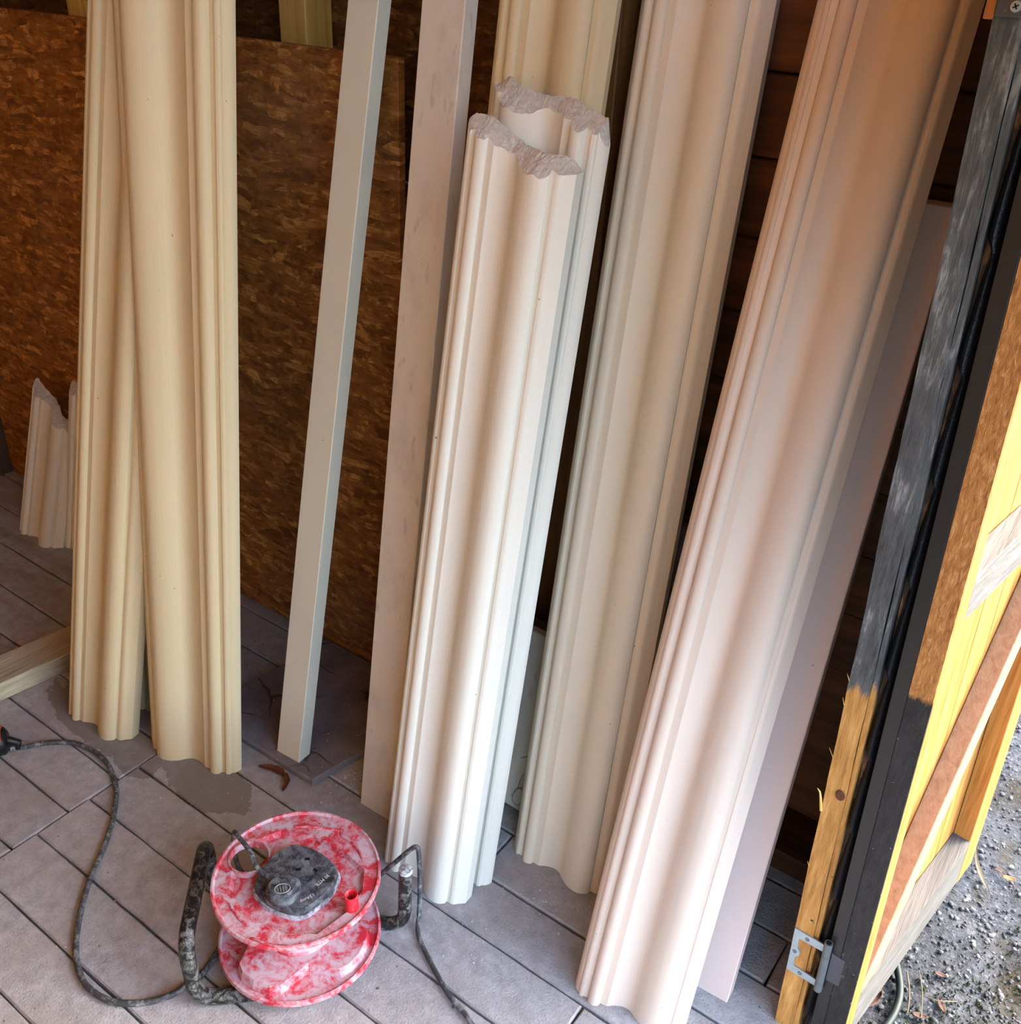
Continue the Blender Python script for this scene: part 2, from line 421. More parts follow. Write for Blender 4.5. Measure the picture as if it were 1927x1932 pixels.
XB = -1.447
right_rows = [-.215, -.102, .011, .124, .237, .351, .457, .570, .683, .797, .911, 1.020, 1.131, 1.237, 1.345, 1.45]
left_rows = [-.155, -.043, .070, .182, .295, .408, .521, .638, .750, .866, .978, 1.090, 1.20, 1.31, 1.42]
for a, b in zip(right_rows[:-1], right_rows[1:]):
    cut = -.725 if 1.0 < a < 1.05 else (-.425 if a > .78 else -.20)
    if abs(a - .911) < .01 or abs(a - 1.131) < .01: cut = -.20
    slab(XB, cut, a, b); slab(cut, -.118, a, b)
for a, b in zip(left_rows[:-1], left_rows[1:]):
    slab(-2.471, XB, a, b); slab(-2.84, -2.471, a, b)

# walls
wall_back = MB().box((-2.95, 1.535, -.1), (-.12, 1.575, 2.42)).build('wall_back', PLANK)
tag(wall_back, 'long side wall of the shed behind the leaning mouldings', 'wall', kind='structure')
for x0, x1 in ((-2.84, -1.63), (-1.625, -.80)):
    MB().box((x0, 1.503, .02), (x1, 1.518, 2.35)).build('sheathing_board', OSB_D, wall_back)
for k in range(20):
    z = .026 + .12 * k - .10
    a = MB().box((-.812, 1.500, z), (-.13, 1.530, z + .1165), .003, fn=lambda v: Vector((v.x, v.y - .010 * (1 - (v.z - z) / .12), v.z)))
    a.build('wall_plank', PLANK, wall_back)
for x in (-2.264, -1.569, -.894):
    w = .072
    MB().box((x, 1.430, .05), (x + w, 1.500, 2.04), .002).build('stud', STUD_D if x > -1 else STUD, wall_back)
MB().box((-2.84, 1.375, -.03), (-.13, 1.500, .045), .003).build('sole_plate', PLANK, wall_back)
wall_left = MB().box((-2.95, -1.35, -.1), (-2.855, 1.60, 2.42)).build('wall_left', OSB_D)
tag(wall_left, 'end wall of the shed in deep shade at the far left', 'wall', kind='structure')
MB().box((-2.855, 1.29, -.02), (-2.835, 1.36, 2.04), .002).build('corner_batten', m_flat('dark_corner_wood', lin(84, 72, 60), .8), wall_left)
wall_front = MB().box((-2.95, -1.25, -.1), (-.115, -1.15, 2.42)).build('wall_front', PINE_IN)
tag(wall_front, 'pine boarded wall of the shed opposite the mouldings', 'wall', kind='structure')
ceiling = MB().box((-2.95, -1.25, 2.05), (-.115, 1.60, 2.11)).build('ceiling', PINE_IN)
tag(ceiling, 'pine boarded ceiling of the shed', 'ceiling', kind='structure')
baffle = MB().box((-.30, -1.25, 1.62), (.42, 1.62, 1.66)).build('sky_baffle', PINE_IN)  # unseen overhang added to keep overhead sky off the mouldings near the door
tag(baffle, 'unseen pine boarded roof overhang above the doorway', 'roof overhang', kind='structure')
wall_right = MB().box((-.26, -1.25, 1.545), (-.15, 1.58, 1.619)).build('wall_right', PINE_IN)  # unseen door head, set low to dim sky light on the moulding tops
tag(wall_right, 'doorway wall of the shed with its head and side cladding', 'wall', kind='structure')
MB().box((-.155, -1.25, -.1), (-.10, -.01, 1.55)).build('jamb_board', BLK_BOARD, wall_right)
MB().box((-.150, 1.19, -.1), (-.112, 1.60, 1.56)).build('cladding_board', BLK_BOARD, wall_right)

# ------------------------------------------------------------------ setting: outside ground
gnd = MB()
N = 90
for i in range(N + 1):
    for j in range(N + 1):
        x = -.11 + 1.6 * i / N; y = -.9 + 3.9 * j / N
        gnd.v.append(Vector((x, y, -.035 + .010 * noise.noise((x * 9, y * 9, 0)) + .006 * noise.noise((x * 30, y * 30, 3)))))
for i in range(N):
    for j in range(N):
        a = i * (N + 1) + j; gnd.f.append((a, a + N + 1, a + N + 2, a + 1))
gnd.box((-30, -30, -.25), (30, 30, -.06))
ground = gnd.build('ground', GROUND)
tag(ground, 'grey gravelly yard with patches of moss outside the door', 'ground', kind='structure')

ico = bmesh.new(); bmesh.ops.create_icosphere(ico, subdivisions=1, radius=1)
ICO_V = [v.co.copy() for v in ico.verts]; ICO_F = [[v.index for v in f.verts] for f in ico.faces]; ico.free()
gr = MB()
rg = random.Random(3)
for k in range(21000):
    x = rg.uniform(-.10, .75); y = rg.uniform(.55, 2.6)
    r = .0012 + .0042 * rg.random() ** 4
    if rg.random() < .015: r *= 1.7
    sq = (rg.uniform(.7, 1.4), rg.uniform(.7, 1.4), rg.uniform(.45, .8)); ph = rg.uniform(0, 6.28); cs, sn = math.cos(ph), math.sin(ph)
    z = -.035 + .010 * noise.noise((x * 9, y * 9, 0)) + .006 * noise.noise((x * 30, y * 30, 3))
    vs = []
    for v in ICO_V:
        q = Vector((v.x * sq[0], v.y * sq[1], v.z * sq[2])) * r * rg.uniform(.8, 1.15)
        vs.append((x + q.x * cs - q.y * sn, y + q.x * sn + q.y * cs, z + q.z + r * .25))
    gr.add(vs, ICO_F)
g = gr.build('gravel', STONE, smooth=60)
tag(g, 'loose grey gravel and pale pebbles strewn over the yard', 'gravel', kind='stuff')
ms = MB()
for k in range(1500):
    cx, cy = rg.choice([(.06, 1.27), (.12, 1.36), (.10, 1.18), (.17, 1.5), (.02, 1.16), (.2, 1.3)])
    x = rg.gauss(cx, .045); y = rg.gauss(cy, .05)
    if x < -.06: continue
    z = -.035 + .010 * noise.noise((x * 9, y * 9, 0)) + .006 * noise.noise((x * 30, y * 30, 3))
    h = rg.uniform(.003, .009); a = rg.uniform(0, 6.28); w = rg.uniform(.0015, .003)
    dx, dy = math.cos(a) * w, math.sin(a) * w; tx, ty = rg.uniform(-.004, .004), rg.uniform(-.004, .004)
    ms.add([(x - dx, y - dy, z - .002), (x + dx, y + dy, z - .002), (x + dy * .6, y - dx * .6, z - .002), (x + tx, y + ty, z + h)], [(0, 1, 3), (1, 2, 3), (2, 0, 3)])
tag(ms.build('moss', MOSS), 'low green moss growing between the pebbles beside the door', 'moss', kind='stuff')

# ------------------------------------------------------------------ leaning mouldings
SEG = [[(0, 0), (.0012, .0065), (.005, .0130), (.0095, .0165)],
       [(.0097, .0200), (.0125, .0225), (.0165, .0238)],
       [(.0166, .0238), (.0176, .0220)],
       [(.0176, .0220), (.0270, .0226)],
       [(.0270, .0226), (.0285, .0285), (.0330, .0330), (.039, .0348), (.045, .0340), (.0495, .0312), (.0512, .0268)],
       [(.0512, .0268), (.0640, .0292)],
       [(.0641, .0292), (.072, .0255), (.082, .0226), (.092, .0216), (.101, .0234), (.108, .0278), (.114, .0342), (.121, .0408), (.129, .0462), (.138, .0504), (.150, .0526), (.160, .0512), (.168, .0470), (.1725, .0425)],
       [(.1727, .0368), (.1805, .0378)],
       [(.1806, .0385), (.187, .0372), (.1935, .0320)],
       [(.1935, .0315), (.2066, .0218)],
       [(.2066, .0218), (.2075, 0)]]
MW = .2075
FRONT = []
for sg in SEG:
    q = catmull(sg, 1 if len(sg) == 2 else 4)
    for p in q:
        if not FRONT or (FRONT[-1] - p).length > 1e-4: FRONT.append(p)
BACKP = [(0, -.001), (.03, .002), (.06, .005), (.09, .000), (.12, .010), (.15, .023), (.18, .014), (.2075, -.001)]
def back_d(u):
    for (a, b), (c, d) in zip(BACKP[:-1], BACKP[1:]):
        if u <= c: return b + (d - b) * (u - a) / (c - a)
    return -.001
def interp(tab, u):
    if u <= tab[0][0]: return tab[0][1]
    for (a, b), (c, d) in zip(tab[:-1], tab[1:]):
        if u <= c: return b + (d - b) * (u - a) / (c - a)
    return tab[-1][1]

def moulding(P, top, label, mir=False, broken=False, rough=.0022, slope=.85, z0=0.0, group='cornice mouldings leaning along the wall', mat=P_WARM):
    x0, y0, th, s, kx, ky = P
    def pos(u, d, z):
        uu = (MW - u if mir else u) * s; dd = d * s
        return Vector((x0 + uu * math.cos(th) + dd * math.sin(th) + kx * z, y0 + uu * math.sin(th) - dd * math.cos(th) + ky * z, z))
    fr = [(p.x, p.y) for p in FRONT]
    n = len(fr)
    bk = [(u, min(back_d(u), d - .0015) if 0 < i < n - 1 else d) for i, (u, d) in enumerate(fr)]
    def zt(u, d):
        z = interp(top, u) if isinstance(top, list) else top
        if broken: z += slope * (back_d(u) + .026 - d) * min(1, (MW - u) / .03 + .12)
        if broken:
            z += rough * noise.noise((u * 55, d * 90, x0 * 10)) * 1.6 + rough * .6 * noise.noise((u * 160, d * 220, 4))
        return z
    loop = fr + [bk[i] for i in range(n - 2, 0, -1)]
    m = len(loop)
    v = [pos(u, d, z0) for u, d in loop] + [pos(u, d, zt(u, d)) for u, d in loop]
    f = [(i, (i + 1) % m, m + (i + 1) % m, m + i) for i in range(m)]
    f.append(tuple(range(m)))
    if not broken: f.append(tuple(range(m, 2 * m)))
    root = mesh_obj('cornice_moulding', v, f, mat, None, 28)
    tag(root, label, 'moulding', group)
    if broken:
        R = 7; vv = []; ff = []
        for i in range(n):
            for r in range(R + 1):
                t = r / R; u = fr[i][0]; d = fr[i][1] * (1 - t) + bk[i][1] * t
                z = zt(u, d)
                if 0 < r < R: z += rough * .8 * noise.noise((u * 330, d * 330, 9)) + rough * .45 * noise.noise((u * 900, d * 900, 2))
                vv.append(pos(u, d, z))
        for i in range(n - 1):
            for r in range(R):
                a = i * (R + 1) + r; ff.append((a, a + 1, a + R + 2, a + R + 1))
        e = mesh_obj('broken_end', vv, ff, BROKEN, root); e['label'] = 'rough grey broken end of the moulding'
    return root

moulding((-1.7121, .8175, .2051, .9136, .0958, .1602), 2.0, 'cream cornice moulding leaning furthest left, partly behind the wide left one', mat=P_CREAM)
moulding((-1.4945, .8851, .1590, 1.0814, -.0088, .1178), 2.02, 'cream cornice moulding with a broad rounded roll, right of the leftmost one', mir=True, mat=P_CREAM)
moulding((-1.632, .932, .12, .93, -.125, .235), 1.95, 'cornice moulding in shade seen in the gap between the two left mouldings', mat=P_CREAM)
moulding((-.8935, .9479, .1031, .9229, -.0220, .1920), [(0, 1.268), (.02, 1.274), (.039, 1.273), (.0505, 1.268), (.064, 1.261), (.092, 1.248), (.15, 1.238), (.2075, 1.238)],
         'short white cornice moulding snapped at the top, in front of the taller snapped one', broken=True)
moulding((-.9025, 1.0340, -.1000, 1.0211, -.0240, .1926), [(.0, 1.248), (.0097, 1.280), (.025, 1.286), (.039, 1.291), (.064, 1.299), (.092, 1.300), (.15, 1.306), (.1725, 1.316), (.2075, 1.328)],
         'white cornice moulding snapped at the top, second of the two snapped ones', mir=True, broken=True)
moulding((-.9719, 1.1324, .2659, .9013, -.0038, .1401), 1.85, 'full length cream cornice moulding standing behind the two snapped ones', mat=P_CREAM)
moulding((-.7111, 1.1162, .1739, .9884, -.0628, .2333), 1.56, 'full length cornice moulding second from the door post', mat=P_PALE)
moulding((-.4580, .9372, .3589, .9122, -.0186, .2640), 1.72, 'pinkish full length cornice moulding nearest the door post', mat=P_PINK)
# offcuts in the far corner
moulding((-2.503, 1.176, .12, .92, .105, .245), [(0, .425), (.05, .405), (.12, .372), (.2075, .33)], 'short shaded moulding offcut in the far left corner, broken aslant', broken=True, rough=.003, slope=.5, group='moulding offcuts in the far corner')
moulding((-2.338, 1.212, .05, .80, .10, .165), .452, 'slim moulding offcut showing beside the leftmost tall moulding', broken=True, rough=.003, group='moulding offcuts in the far corner')

def board(name, P, w, t, z0, z1, kx, ky, th, m, label, cat='board', group=None, bev=.0015):
    """flat timber leaning back: P is the front left foot, w its width, t its thickness"""
    e = Vector((math.cos(th), math.sin(th), 0)); nb = Vector((-math.sin(th), math.cos(th), 0))
    def fn(v): return Vector((P[0], P[1], 0)) + e * v.x + nb * v.y + Vector((kx * (v.z - z0), ky * (v.z - z0), v.z))
    o = MB().box((0, 0, z0), (w, t, z1), bev, fn=fn).build(name, m)
    tag(o, label, cat, group); return o

board('square_batten', (-1.2430, .9920), .0630, .034, .0162, 1.75, .001, .205, .05, P_SQ, 'slim square white batten standing on the raised flagstone', 'batten')
board('flat_board', (-1.0155, 1.0045), .083, .034, .0, 1.75, -.054, .198, .02, P_BOARD, 'flat grubby white board between the slim batten and the snapped moulding')
b = board('plain_board', (-.420, 1.050), .183, .030, .0, 1.235, -.0320, .283, .05, m_paint('pink_primer', lin(214, 190, 180), .55), 'plain pinkish board behind the moulding nearest the door post')
sb = board('scribbled_board', (-.99, 1.175), .31, .018, .02, .345, -.10, .42, -.02, P_BOARD, 'short board with pencil scribbles low down between two mouldings')
pm = MB()
def scrib(pts):
    o = []
    for u, z in pts:
        e = Vector((math.cos(-.02), math.sin(-.02), 0)); 
        o.append(Vector((-.99, 1.175, 0)) + e * u + Vector((-.10 * (z - .02), .42 * (z - .02) - .0012, z)))
    pm.tube(catmull(o, 5), .0006, 4)
scrib([(.228, .115), (.245, .125), (.262, .118), (.255, .105), (.24, .085), (.236, .06)])
scrib([(.225, .04), (.24, .062), (.255, .052), (.243, .03), (.228, .036), (.235, .06), (.262, .068), (.275, .075)])
scrib([(.258, .045), (.27, .06), (.28, .052), (.268, .075), (.285, .085)])
scrib([(.24, .155), (.262, .146), (.285, .13)])
pm.build('pencil_scribble', PENCIL, sb)
rail = MB().box((-.99, 1.335, .20), (-.705, 1.375, .325), .003).build('timber_offcut', GREY)
tag(rail, 'grey timber offcut lying level behind the scribbled board', 'offcut')
rail.location.z -= .0
sup = MB().box((-.98, 1.340, 0), (-.90, 1.372, .199), .003).build('support_block', GREY, rail)
# grey panel with a rounded top
pts = []
for i in range(13):
    a = math.pi * i / 12; pts.append((.075 - .075 * math.cos(a), .60 + .035 * math.sin(a)))
prof = [(0, 0)] + pts + [(.15, 0)]
mb = MB(); n = len(prof)
vv = [Vector((-.685 + u, 1.245 + y + .24 * z, z)) for y in (0, .02) for u, z in prof]
mb.add(vv, [tuple(range(n)), tuple(range(n, 2 * n))] + [(i, (i + 1) % n, n + (i + 1) % n, n + i) for i in range(n)])
tag(mb.build('grey_panel', GREY), 'grey panel with a rounded top in the gap before the moulding nearest the post', 'panel')

# OSB sheet fixed low on the wall, and loose things by it
o = MB().box((-2.83, 1.340, .004), (-1.190, 1.358, 1.338), .001).build('osb_sheet', OSB)
tag(o, 'brown strand board sheet standing against the wall studs', 'board')
tw = MB().tube(catmull([(-1.27, 1.405, 1.128), (-1.2, 1.40, 1.121), (-1.12, 1.40, 1.118), (-1.02, 1.41, 1.119), (-.85, 1.43, 1.126)], 5), .0014, 6).build('white_twine', WHITE)
tag(tw, 'thin white wire stretched across the wall behind the flat board', 'wire')

# raised flagstone under the batten
per = [(-1.465, .976), (-1.319, .976), (-1.123, .977), (-1.112, 1.04), (-1.10, 1.105), (-1.08, 1.2), (-1.06, 1.333), (-1.44, 1.335)]
jit = []
for (ax, ay), (bx, by) in zip(per, per[1:] + per[:1]):
    k = max(1, int(math.hypot(bx - ax, by - ay) / .04))
    for i in range(k): jit.append((ax + (bx - ax) * i / k + random.uniform(-.0012, .0012), ay + (by - ay) * i / k + random.uniform(-.0012, .0012)))
n = len(jit); cx, cy = -1.28, 1.16
ins = [(x + math.copysign(.004, cx - x), y + math.copysign(.004, cy - y)) for x, y in jit]
v = [(x, y, .002) for x, y in jit] + [(x, y, .0125) for x, y in jit] + [(x, y, .0160) for x, y in ins]
f = [(r * n + i, r * n + (i + 1) % n, (r + 1) * n + (i + 1) % n, (r + 1) * n + i) for r in (0, 1) for i in range(n)] + [tuple(range(n)), tuple(range(2 * n, 3 * n))]
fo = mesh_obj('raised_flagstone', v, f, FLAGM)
tag(fo, 'raised flagstone lying on the floor under the slim white batten', 'flagstone')

# sawn beam lying at the left
def bf(v): return Vector((-1.862 - v.x + .124 * (v.y - .6), v.y, v.z))
o = MB().box((-.0, .35, .001), (.101, 1.02, .047), .002, fn=bf).build('sawn_beam', SAWN)
tag(o, 'grey sawn timber beam lying on the floor at the left edge', 'beam')

# bark strips and grit
def ribbon(path, w, m, name, thick=.0025, curl=.003):
    path = catmull([Vector(p) for p in path], 5); mb = MB(); vs = []; fs = []
    for i, p in enumerate(path):
        t = (path[min(i + 1, len(path) - 1)] - path[max(i - 1, 0)]).normalized(); s = Vector((-t.y, t.x, 0)).normalized()
        ww = w * math.sin(math.pi * (i + .7) / (len(path) + .6)) * (.8 + .4 * random.random())
        for k, (a, z) in enumerate(((-1, curl), (-.3, 0), (.3, .0004), (1, curl))): vs.append(p + s * ww * a + Vector((0, 0, z)))
        for k, (a, z) in enumerate(((-1, curl + thick), (-.3, thick), (.3, thick), (1, curl + thick))): vs.append(p + s * ww * a + Vector((0, 0, z)))
    for i in range(len(path) - 1):
        a = i * 8; b = a + 8
        for k in range(3): fs += [(a + k, a + k + 1, b + k + 1, b + k), (a + 4 + k, b + 4 + k, b + 5 + k, a + 5 + k)]
        fs += [(a, b, b + 4, a + 4), (a + 3, a + 7, b + 7, b + 3)]
    mb.add(vs, fs); return mb.build(name, m, smooth=50)
o = ribbon([(-1.248, .946, .002), (-1.225, .958, .002), (-1.203, .962, .003), (-1.186, .960, .002)], .008, BARK, 'bark_strip')
tag(o, 'brown curl of dry bark lying flat before the raised flagstone', 'bark')
o = ribbon([(-1.189, .965, .004), (-1.176, .958, .003), (-1.166, .946, .002), (-1.158, .930, .002)], .006, BARK, 'bark_strip')
tag(o, 'thin bent strip of brown bark by the flagstone corner', 'bark')
gt = MB(); rg = random.Random(11)
def chip(x, y, r, z=0.0):
    sq = [rg.uniform(.6, 1.3) for _ in range(3)]
    gt.add([(x + v.x * r * sq[0], y + v.y * r * sq[1], z + abs(r) * .4 + v.z * r * sq[2] * .6) for v in ICO_V], ICO_F)
for k in range(420): chip(rg.uniform(-1.4, -.3), rg.uniform(.3, 1.05), rg.uniform(.0006, .0017))
for k in range(40): chip(rg.gauss(-1.07, .02), rg.gauss(1.03, .03), rg.uniform(.001, .0032))
for k in range(14): chip(rg.gauss(-.60, .03), rg.gauss(1.04, .02), rg.uniform(.001, .003))
for k in range(22): chip(rg.gauss(-.66, .05), rg.gauss(.90, .03), rg.uniform(.001, .0022))
tag(gt.build('plaster_grit', LETTER), 'pale crumbs of plaster and grit scattered over the slabs', 'grit', kind='stuff')

# ------------------------------------------------------------------ cable reel
CX, CY = -.8737, .7110
reel = empty('cable_reel', (CX, CY, 0))
tag(reel, 'dusty red cable reel lying flat in a black tube frame', 'cable reel')
ZT = .170; RT = .1360
# upper flange: disc with a sunk panel and a finger hole
def circle(cx, cy, r, n): return [(cx + r * math.cos(2 * math.pi * i / n), cy + r * math.sin(2 * math.pi * i / n)) for i in range(n)]
TX, TY = -.8739, .7127
off = lambda pts: [(x + .0046, y - .0037) for x, y in pts]   # features read off at the flange's own height
rec = off([(-.969, .765), (-.915, .792), (-.85, .800), (-.800, .794), (-.773, .760), (-.765, .715), (-.773, .659), (-.815, .628), (-.88, .615), (-.943, .630), (-.985, .675), (-.990, .72)])
def inset(poly, k):
    mx = sum(p[0] for p in poly) / len(poly); my = sum(p[1] for p in poly) / len(poly)
    return [(mx + (x - mx) * k, my + (y - my) * k) for x, y in poly]
def inpoly(p, poly):
    c = False; j = len(poly) - 1
    for i in range(len(poly)):
        (xi, yi), (xj, yj) = poly[i], poly[j]
        if (yi > p[1]) != (yj > p[1]) and p[0] < (xj - xi) * (p[1] - yi) / (yj - yi) + xi: c = not c
        j = i
    return c
def densify(poly, d):
    o = []
    for (ax, ay), (bx, by) in zip(poly, poly[1:] + poly[:1]):
        k = max(1, int(math.hypot(bx - ax, by - ay) / d))
        o += [(ax + (bx - ax) * i / k, ay + (by - ay) * i / k) for i in range(k)]
    return o
HX, HY, HR = -.9625, .690, .0325
outer = circle(TX, TY, RT - .004, 96); r1 = densify(rec, .012); r2 = densify(inset(rec, .95), .012); hole = circle(HX, HY, HR, 40)
V = []; E = []
for lp in (outer, r1, r2, hole):
    b0 = len(V); V += [Vector(p) for p in lp]; E += [(b0 + i, b0 + (i + 1) % len(lp)) for i in range(len(lp))]
cv, ce, cf, _, _, _ = delaunay_2d_cdt(V, E, [], 0, 1e-5)
def fz(p):
    if inpoly(p, inset(rec, .952)): return -.009
    if inpoly(p, inset(rec, 1.002)):
        return -.0045
    return 0.0
fl_v = []
for p in cv:
    d2 = min(math.hypot(p.x - q[0], p.y - q[1]) for q in r2)
    z = -.009 if (d2 < 1e-4 or inpoly(p, inset(rec, .949))) else 0.0
    if z == 0 and inpoly(p, inset(rec, .995)): z = -.0045
    fl_v.append(Vector((p.x, p.y, ZT + z)))
fl_f = []
for q in cf:
    c = sum((cv[i] for i in q), Vector((0, 0))) / len(q)
    if math.hypot(c.x - TX, c.y - TY) < RT and math.hypot(c.x - HX, c.y - HY) > HR * .999: fl_f.append(tuple(q))
uf = mesh_obj('upper_flange', fl_v, fl_f, RED, reel)
sm = uf.modifiers.new('thickness', 'SOLIDIFY'); sm.thickness = .004; sm.offset = -1
for p in uf.data.polygons:
    if p.normal.z < 0: p.flip()
rim = MB().lathe((TX, TY, ZT), [(RT - .006, .000), (RT - .003, .004), (RT, .0035), (RT + .001, -.004), (RT - .001, -.007), (RT - .006, -.004), (RT - .006, 0)], 96)
rm = rim.build('flange_rim', RED, reel, 40)
hl = MB().lathe((HX, HY, ZT - .004), [(HR - .0005, -.008), (HR + .0018, -.008), (HR + .0018, .007), (HR - .0005, .007), (HR - .0005, -.008)], 40)
hl.build('hole_lip', RED, reel, 40)
def arc(pts, r=.0022):
    q = catmull([Vector((x, y, ZT + .0005)) for x, y in off(pts)], 6)
    return MB().tube(q, [r * .5] + [r] * (len(q) - 2) + [r * .5], 8).build('raised_rib', RED, reel, 60)
arc([(-.958, .784), (-.93, .806), (-.893, .825)]); arc([(-.922, .614), (-.892, .605), (-.865, .604)])
arc([(-.849, .592), (-.816, .602), (-.791, .618)]); arc([(-.881, .822), (-.847, .820), (-.815, .806)])
# lower flange with a raised three-pointed plate, and the hub
BX, BY = -.8735, .7094; RT = .1352; ZB = .022
lf = MB().lathe((BX, BY, ZB), [(.001, .012), (.05, .012), (RT - .006, .012), (RT - .003, .017), (RT, .016), (RT + .001, .008), (RT - .004, .003), (.001, .003)], 96)
lf.build('lower_flange', RED, reel, 35)
star = []
for k in range(4):
    for a, r in ((258, .119), (266, .124), (279, .125), (293, .124), (301, .119), (326, .082)):
        t = math.radians(a + 92 * k - (6 if k == 3 else 0)); star.append((BX + r * math.cos(t), BY + r * math.sin(t)))
MB().prism(star, ZB + .012, ZB + .030, inset(star, .95)).build('star_plate', RED, reel)
MB().lathe((BX, BY, 0), [(.062, .050), (.058, .07), (.055, .10), (.058, .135), (.075, ZT - .013)], 48).build('hub', RED, reel, 40)
# hollow crank knob
kx, ky = -.7605, .7235
MB().lathe((kx, ky, ZT - .004), [(.0115, 0), (.0108, .034), (.0100, .0345), (.0085, .033), (.0082, .006), (.0005, .006)], 28).build('crank_knob', RED_K, reel, 45)
# socket panel
pan = [(-.924, .749), (-.901, .762), (-.861, .767), (-.827, .760), (-.812, .738), (-.806, .715), (-.807, .688), (-.812, .667), (-.833, .653), (-.872, .645), (-.909, .654), (-.926, .684), (-.931, .719)]
pan = [(p.x, p.y) for p in catmull([(*p, 0) for p in pan + pan[:1]], 4)[:-1]]
MB().prism(inset(pan, 1.06), ZT - .009, ZT - .003, inset(pan, 1.03)).build('panel_collar', m_dusty('dusty_collar', lin(92, 96, 104), lin(186, 188, 196), .4, .55, 70), reel)
pz = ZT + .009
pb = MB(); q1 = inset(pan, 1.0); q2 = inset(pan, .985); q3 = inset(pan, .95)
n = len(q1)
pb.add([(x, y, ZT - .006) for x, y in q1] + [(x, y, pz - .004) for x, y in q2] + [(x, y, pz) for x, y in q3],
       [(r * n + i, r * n + (i + 1) % n, (r + 1) * n + (i + 1) % n, (r + 1) * n + i) for r in (0, 1) for i in range(n)] + [tuple(range(2 * n, 3 * n))])
panel = pb.build('socket_panel', BLK, reel, 30)
ang = math.atan2(.676 - .740, -.820 + .829)   # direction the lettering runs
for (sx, sy), rot in zip([(-.879, .742), (-.875, .718), (-.852, .734)], (.75, .75, -.15)):
    w, l = .0048, .0082
    c, s_ = math.cos(rot), math.sin(rot)
    pts = [(sx + a * c - b_ * s_, sy + a * s_ + b_ * c) for a, b_ in ((-l / 2, -w / 2), (l / 2, -w / 2), (l / 2, w / 2), (-l / 2, w / 2))]
    MB().prism(pts, pz - .001, pz + .0004).build('socket_slot', SLOT, panel)
def text(body, size, loc, rot, parent, m, name='lettering', ext=.0003):
    cu = bpy.data.curves.new(name, 'FONT'); cu.body = body; cu.size = size; cu.extrude = ext; cu.align_x = 'CENTER'; cu.align_y = 'CENTER'
    tmp = bpy.data.objects.new('tmp', cu); COL.objects.link(tmp)
    me = bpy.data.meshes.new_from_object(tmp.evaluated_get(bpy.context.evaluated_depsgraph_get()))
    bpy.data.objects.remove(tmp); bpy.data.curves.remove(cu)
    o = link(name, me, m, parent); o.rotation_euler = (0, 0, rot)
    o.location = Vector(loc) - parent.location - (parent.parent.location if parent.parent else Vector())
    return o
bpy.context.view_layer.update()
text('30 MTR', .0085, (-.829, .727, pz + .0004), -1.62, panel, LETTER)
text('13Amp', .0085, (-.823, .688, pz + .0004), -1.86, panel, LETTER)
# black tube frame
def bend(pts, r, seg=6):
    """polyline with rounded corners"""
    pts = [Vector(p) for p in pts]; out = [pts[0]]
    for a, b, c in zip(pts[:-2], pts[1:-1], pts[2:]):
        d1 = (a - b).normalized(); d2 = (c - b).normalized()
        s = b + d1 * r; e = b + d2 * r
        for i in range(seg + 1):
            t = i / seg; out.append(s * (1 - t) ** 2 + b * 2 * t * (1 - t) + e * t * t)
    out.append(pts[-1]); return out
lft = bend([(-.842, .612, .013), (-.925, .530, .014), (-.944, .538, .128), (-1.077, .688, .132), (-1.077, .688, .014), (-.99, .76, .013)], .035)
MB().tube(lft, .0128, 14).build('tube_frame', TUBE, reel, 50)
rgt = bend([(-.85, .778, .013), (-.752, .838, .014), (-.757, .849, .142)], .035)
MB().tube(rgt, .0118, 14).build('tube_stub', TUBE, reel, 50)
MB().lathe((-.757, .849, .141), [(.0122, -.004), (.0124, .001), (.0105, .003), (.0005, .0035)], 20).build('tube_end_cap', m_dusty('chalky_cap', lin(96, 96, 96), lin(196, 198, 200), .4, .55, 160), reel, 50)

# lead with a moulded plug pushed into the socket
lead = empty('extension_lead', (-.852, .671, pz))
tag(lead, 'black lead whose moulded plug sits in the dusty reel socket', 'plug lead')
pl = [(-.877, .681), (-.868, .690), (-.850, .696), (-.839, .689), (-.834, .672), (-.836, .656), (-.850, .646), (-.868, .646), (-.880, .655), (-.882, .668)]
pl = [(p.x, p.y) for p in catmull([(*p, 0) for p in pl + pl[:1]], 4)[:-1]]
n = len(pl); pp = MB()
lv = [(1.0, pz + .0006), (1.02, pz + .012), (.96, pz + .019), (.80, pz + .0235)]
vv = []
for k, z in lv: vv += [(x, y, z) for x, y in inset(pl, k)]
pp.add(vv, [(r * n + i, r * n + (i + 1) % n, (r + 1) * n + (i + 1) % n, (r + 1) * n + i) for r in range(3) for i in range(n)] + [tuple(range(3 * n, 4 * n)), tuple(range(n))])
plug = pp.build('plug_body', BLK, lead, 40)
ov = [Vector((-.852 + .0125 * math.cos(a) * .8 - .003 * math.sin(a), .664 + .009 * math.sin(a) + .006 * math.cos(a), pz + .0238)) for a in [2 * math.pi * i / 24 for i in range(25)]]
MB().tube(ov, .0009, 6).build('oval_ring', m_flat('rubbed_plastic', lin(150, 152, 150), .7), plug)
for k in range(4):
    c = Vector((-.856 + k * .0026, .6585 + k * .0032, pz + .0238)); dx = Vector((.0045, -.003, 0))
    MB().tube([c - dx, c + dx], .0007, 5).build('raised_bar', plug.children[0].data.materials[0], plug)
slv = MB(); a = Vector((-.878, .672, pz + .012)); b = Vector((-.910, .668, pz + .018))
rs = []; ps = []
for i in range(13):
    ps.append(a.lerp(b, i / 12)); rs.append((.0062 - .0026 * i / 12) * (1.12 if i % 2 else .92))
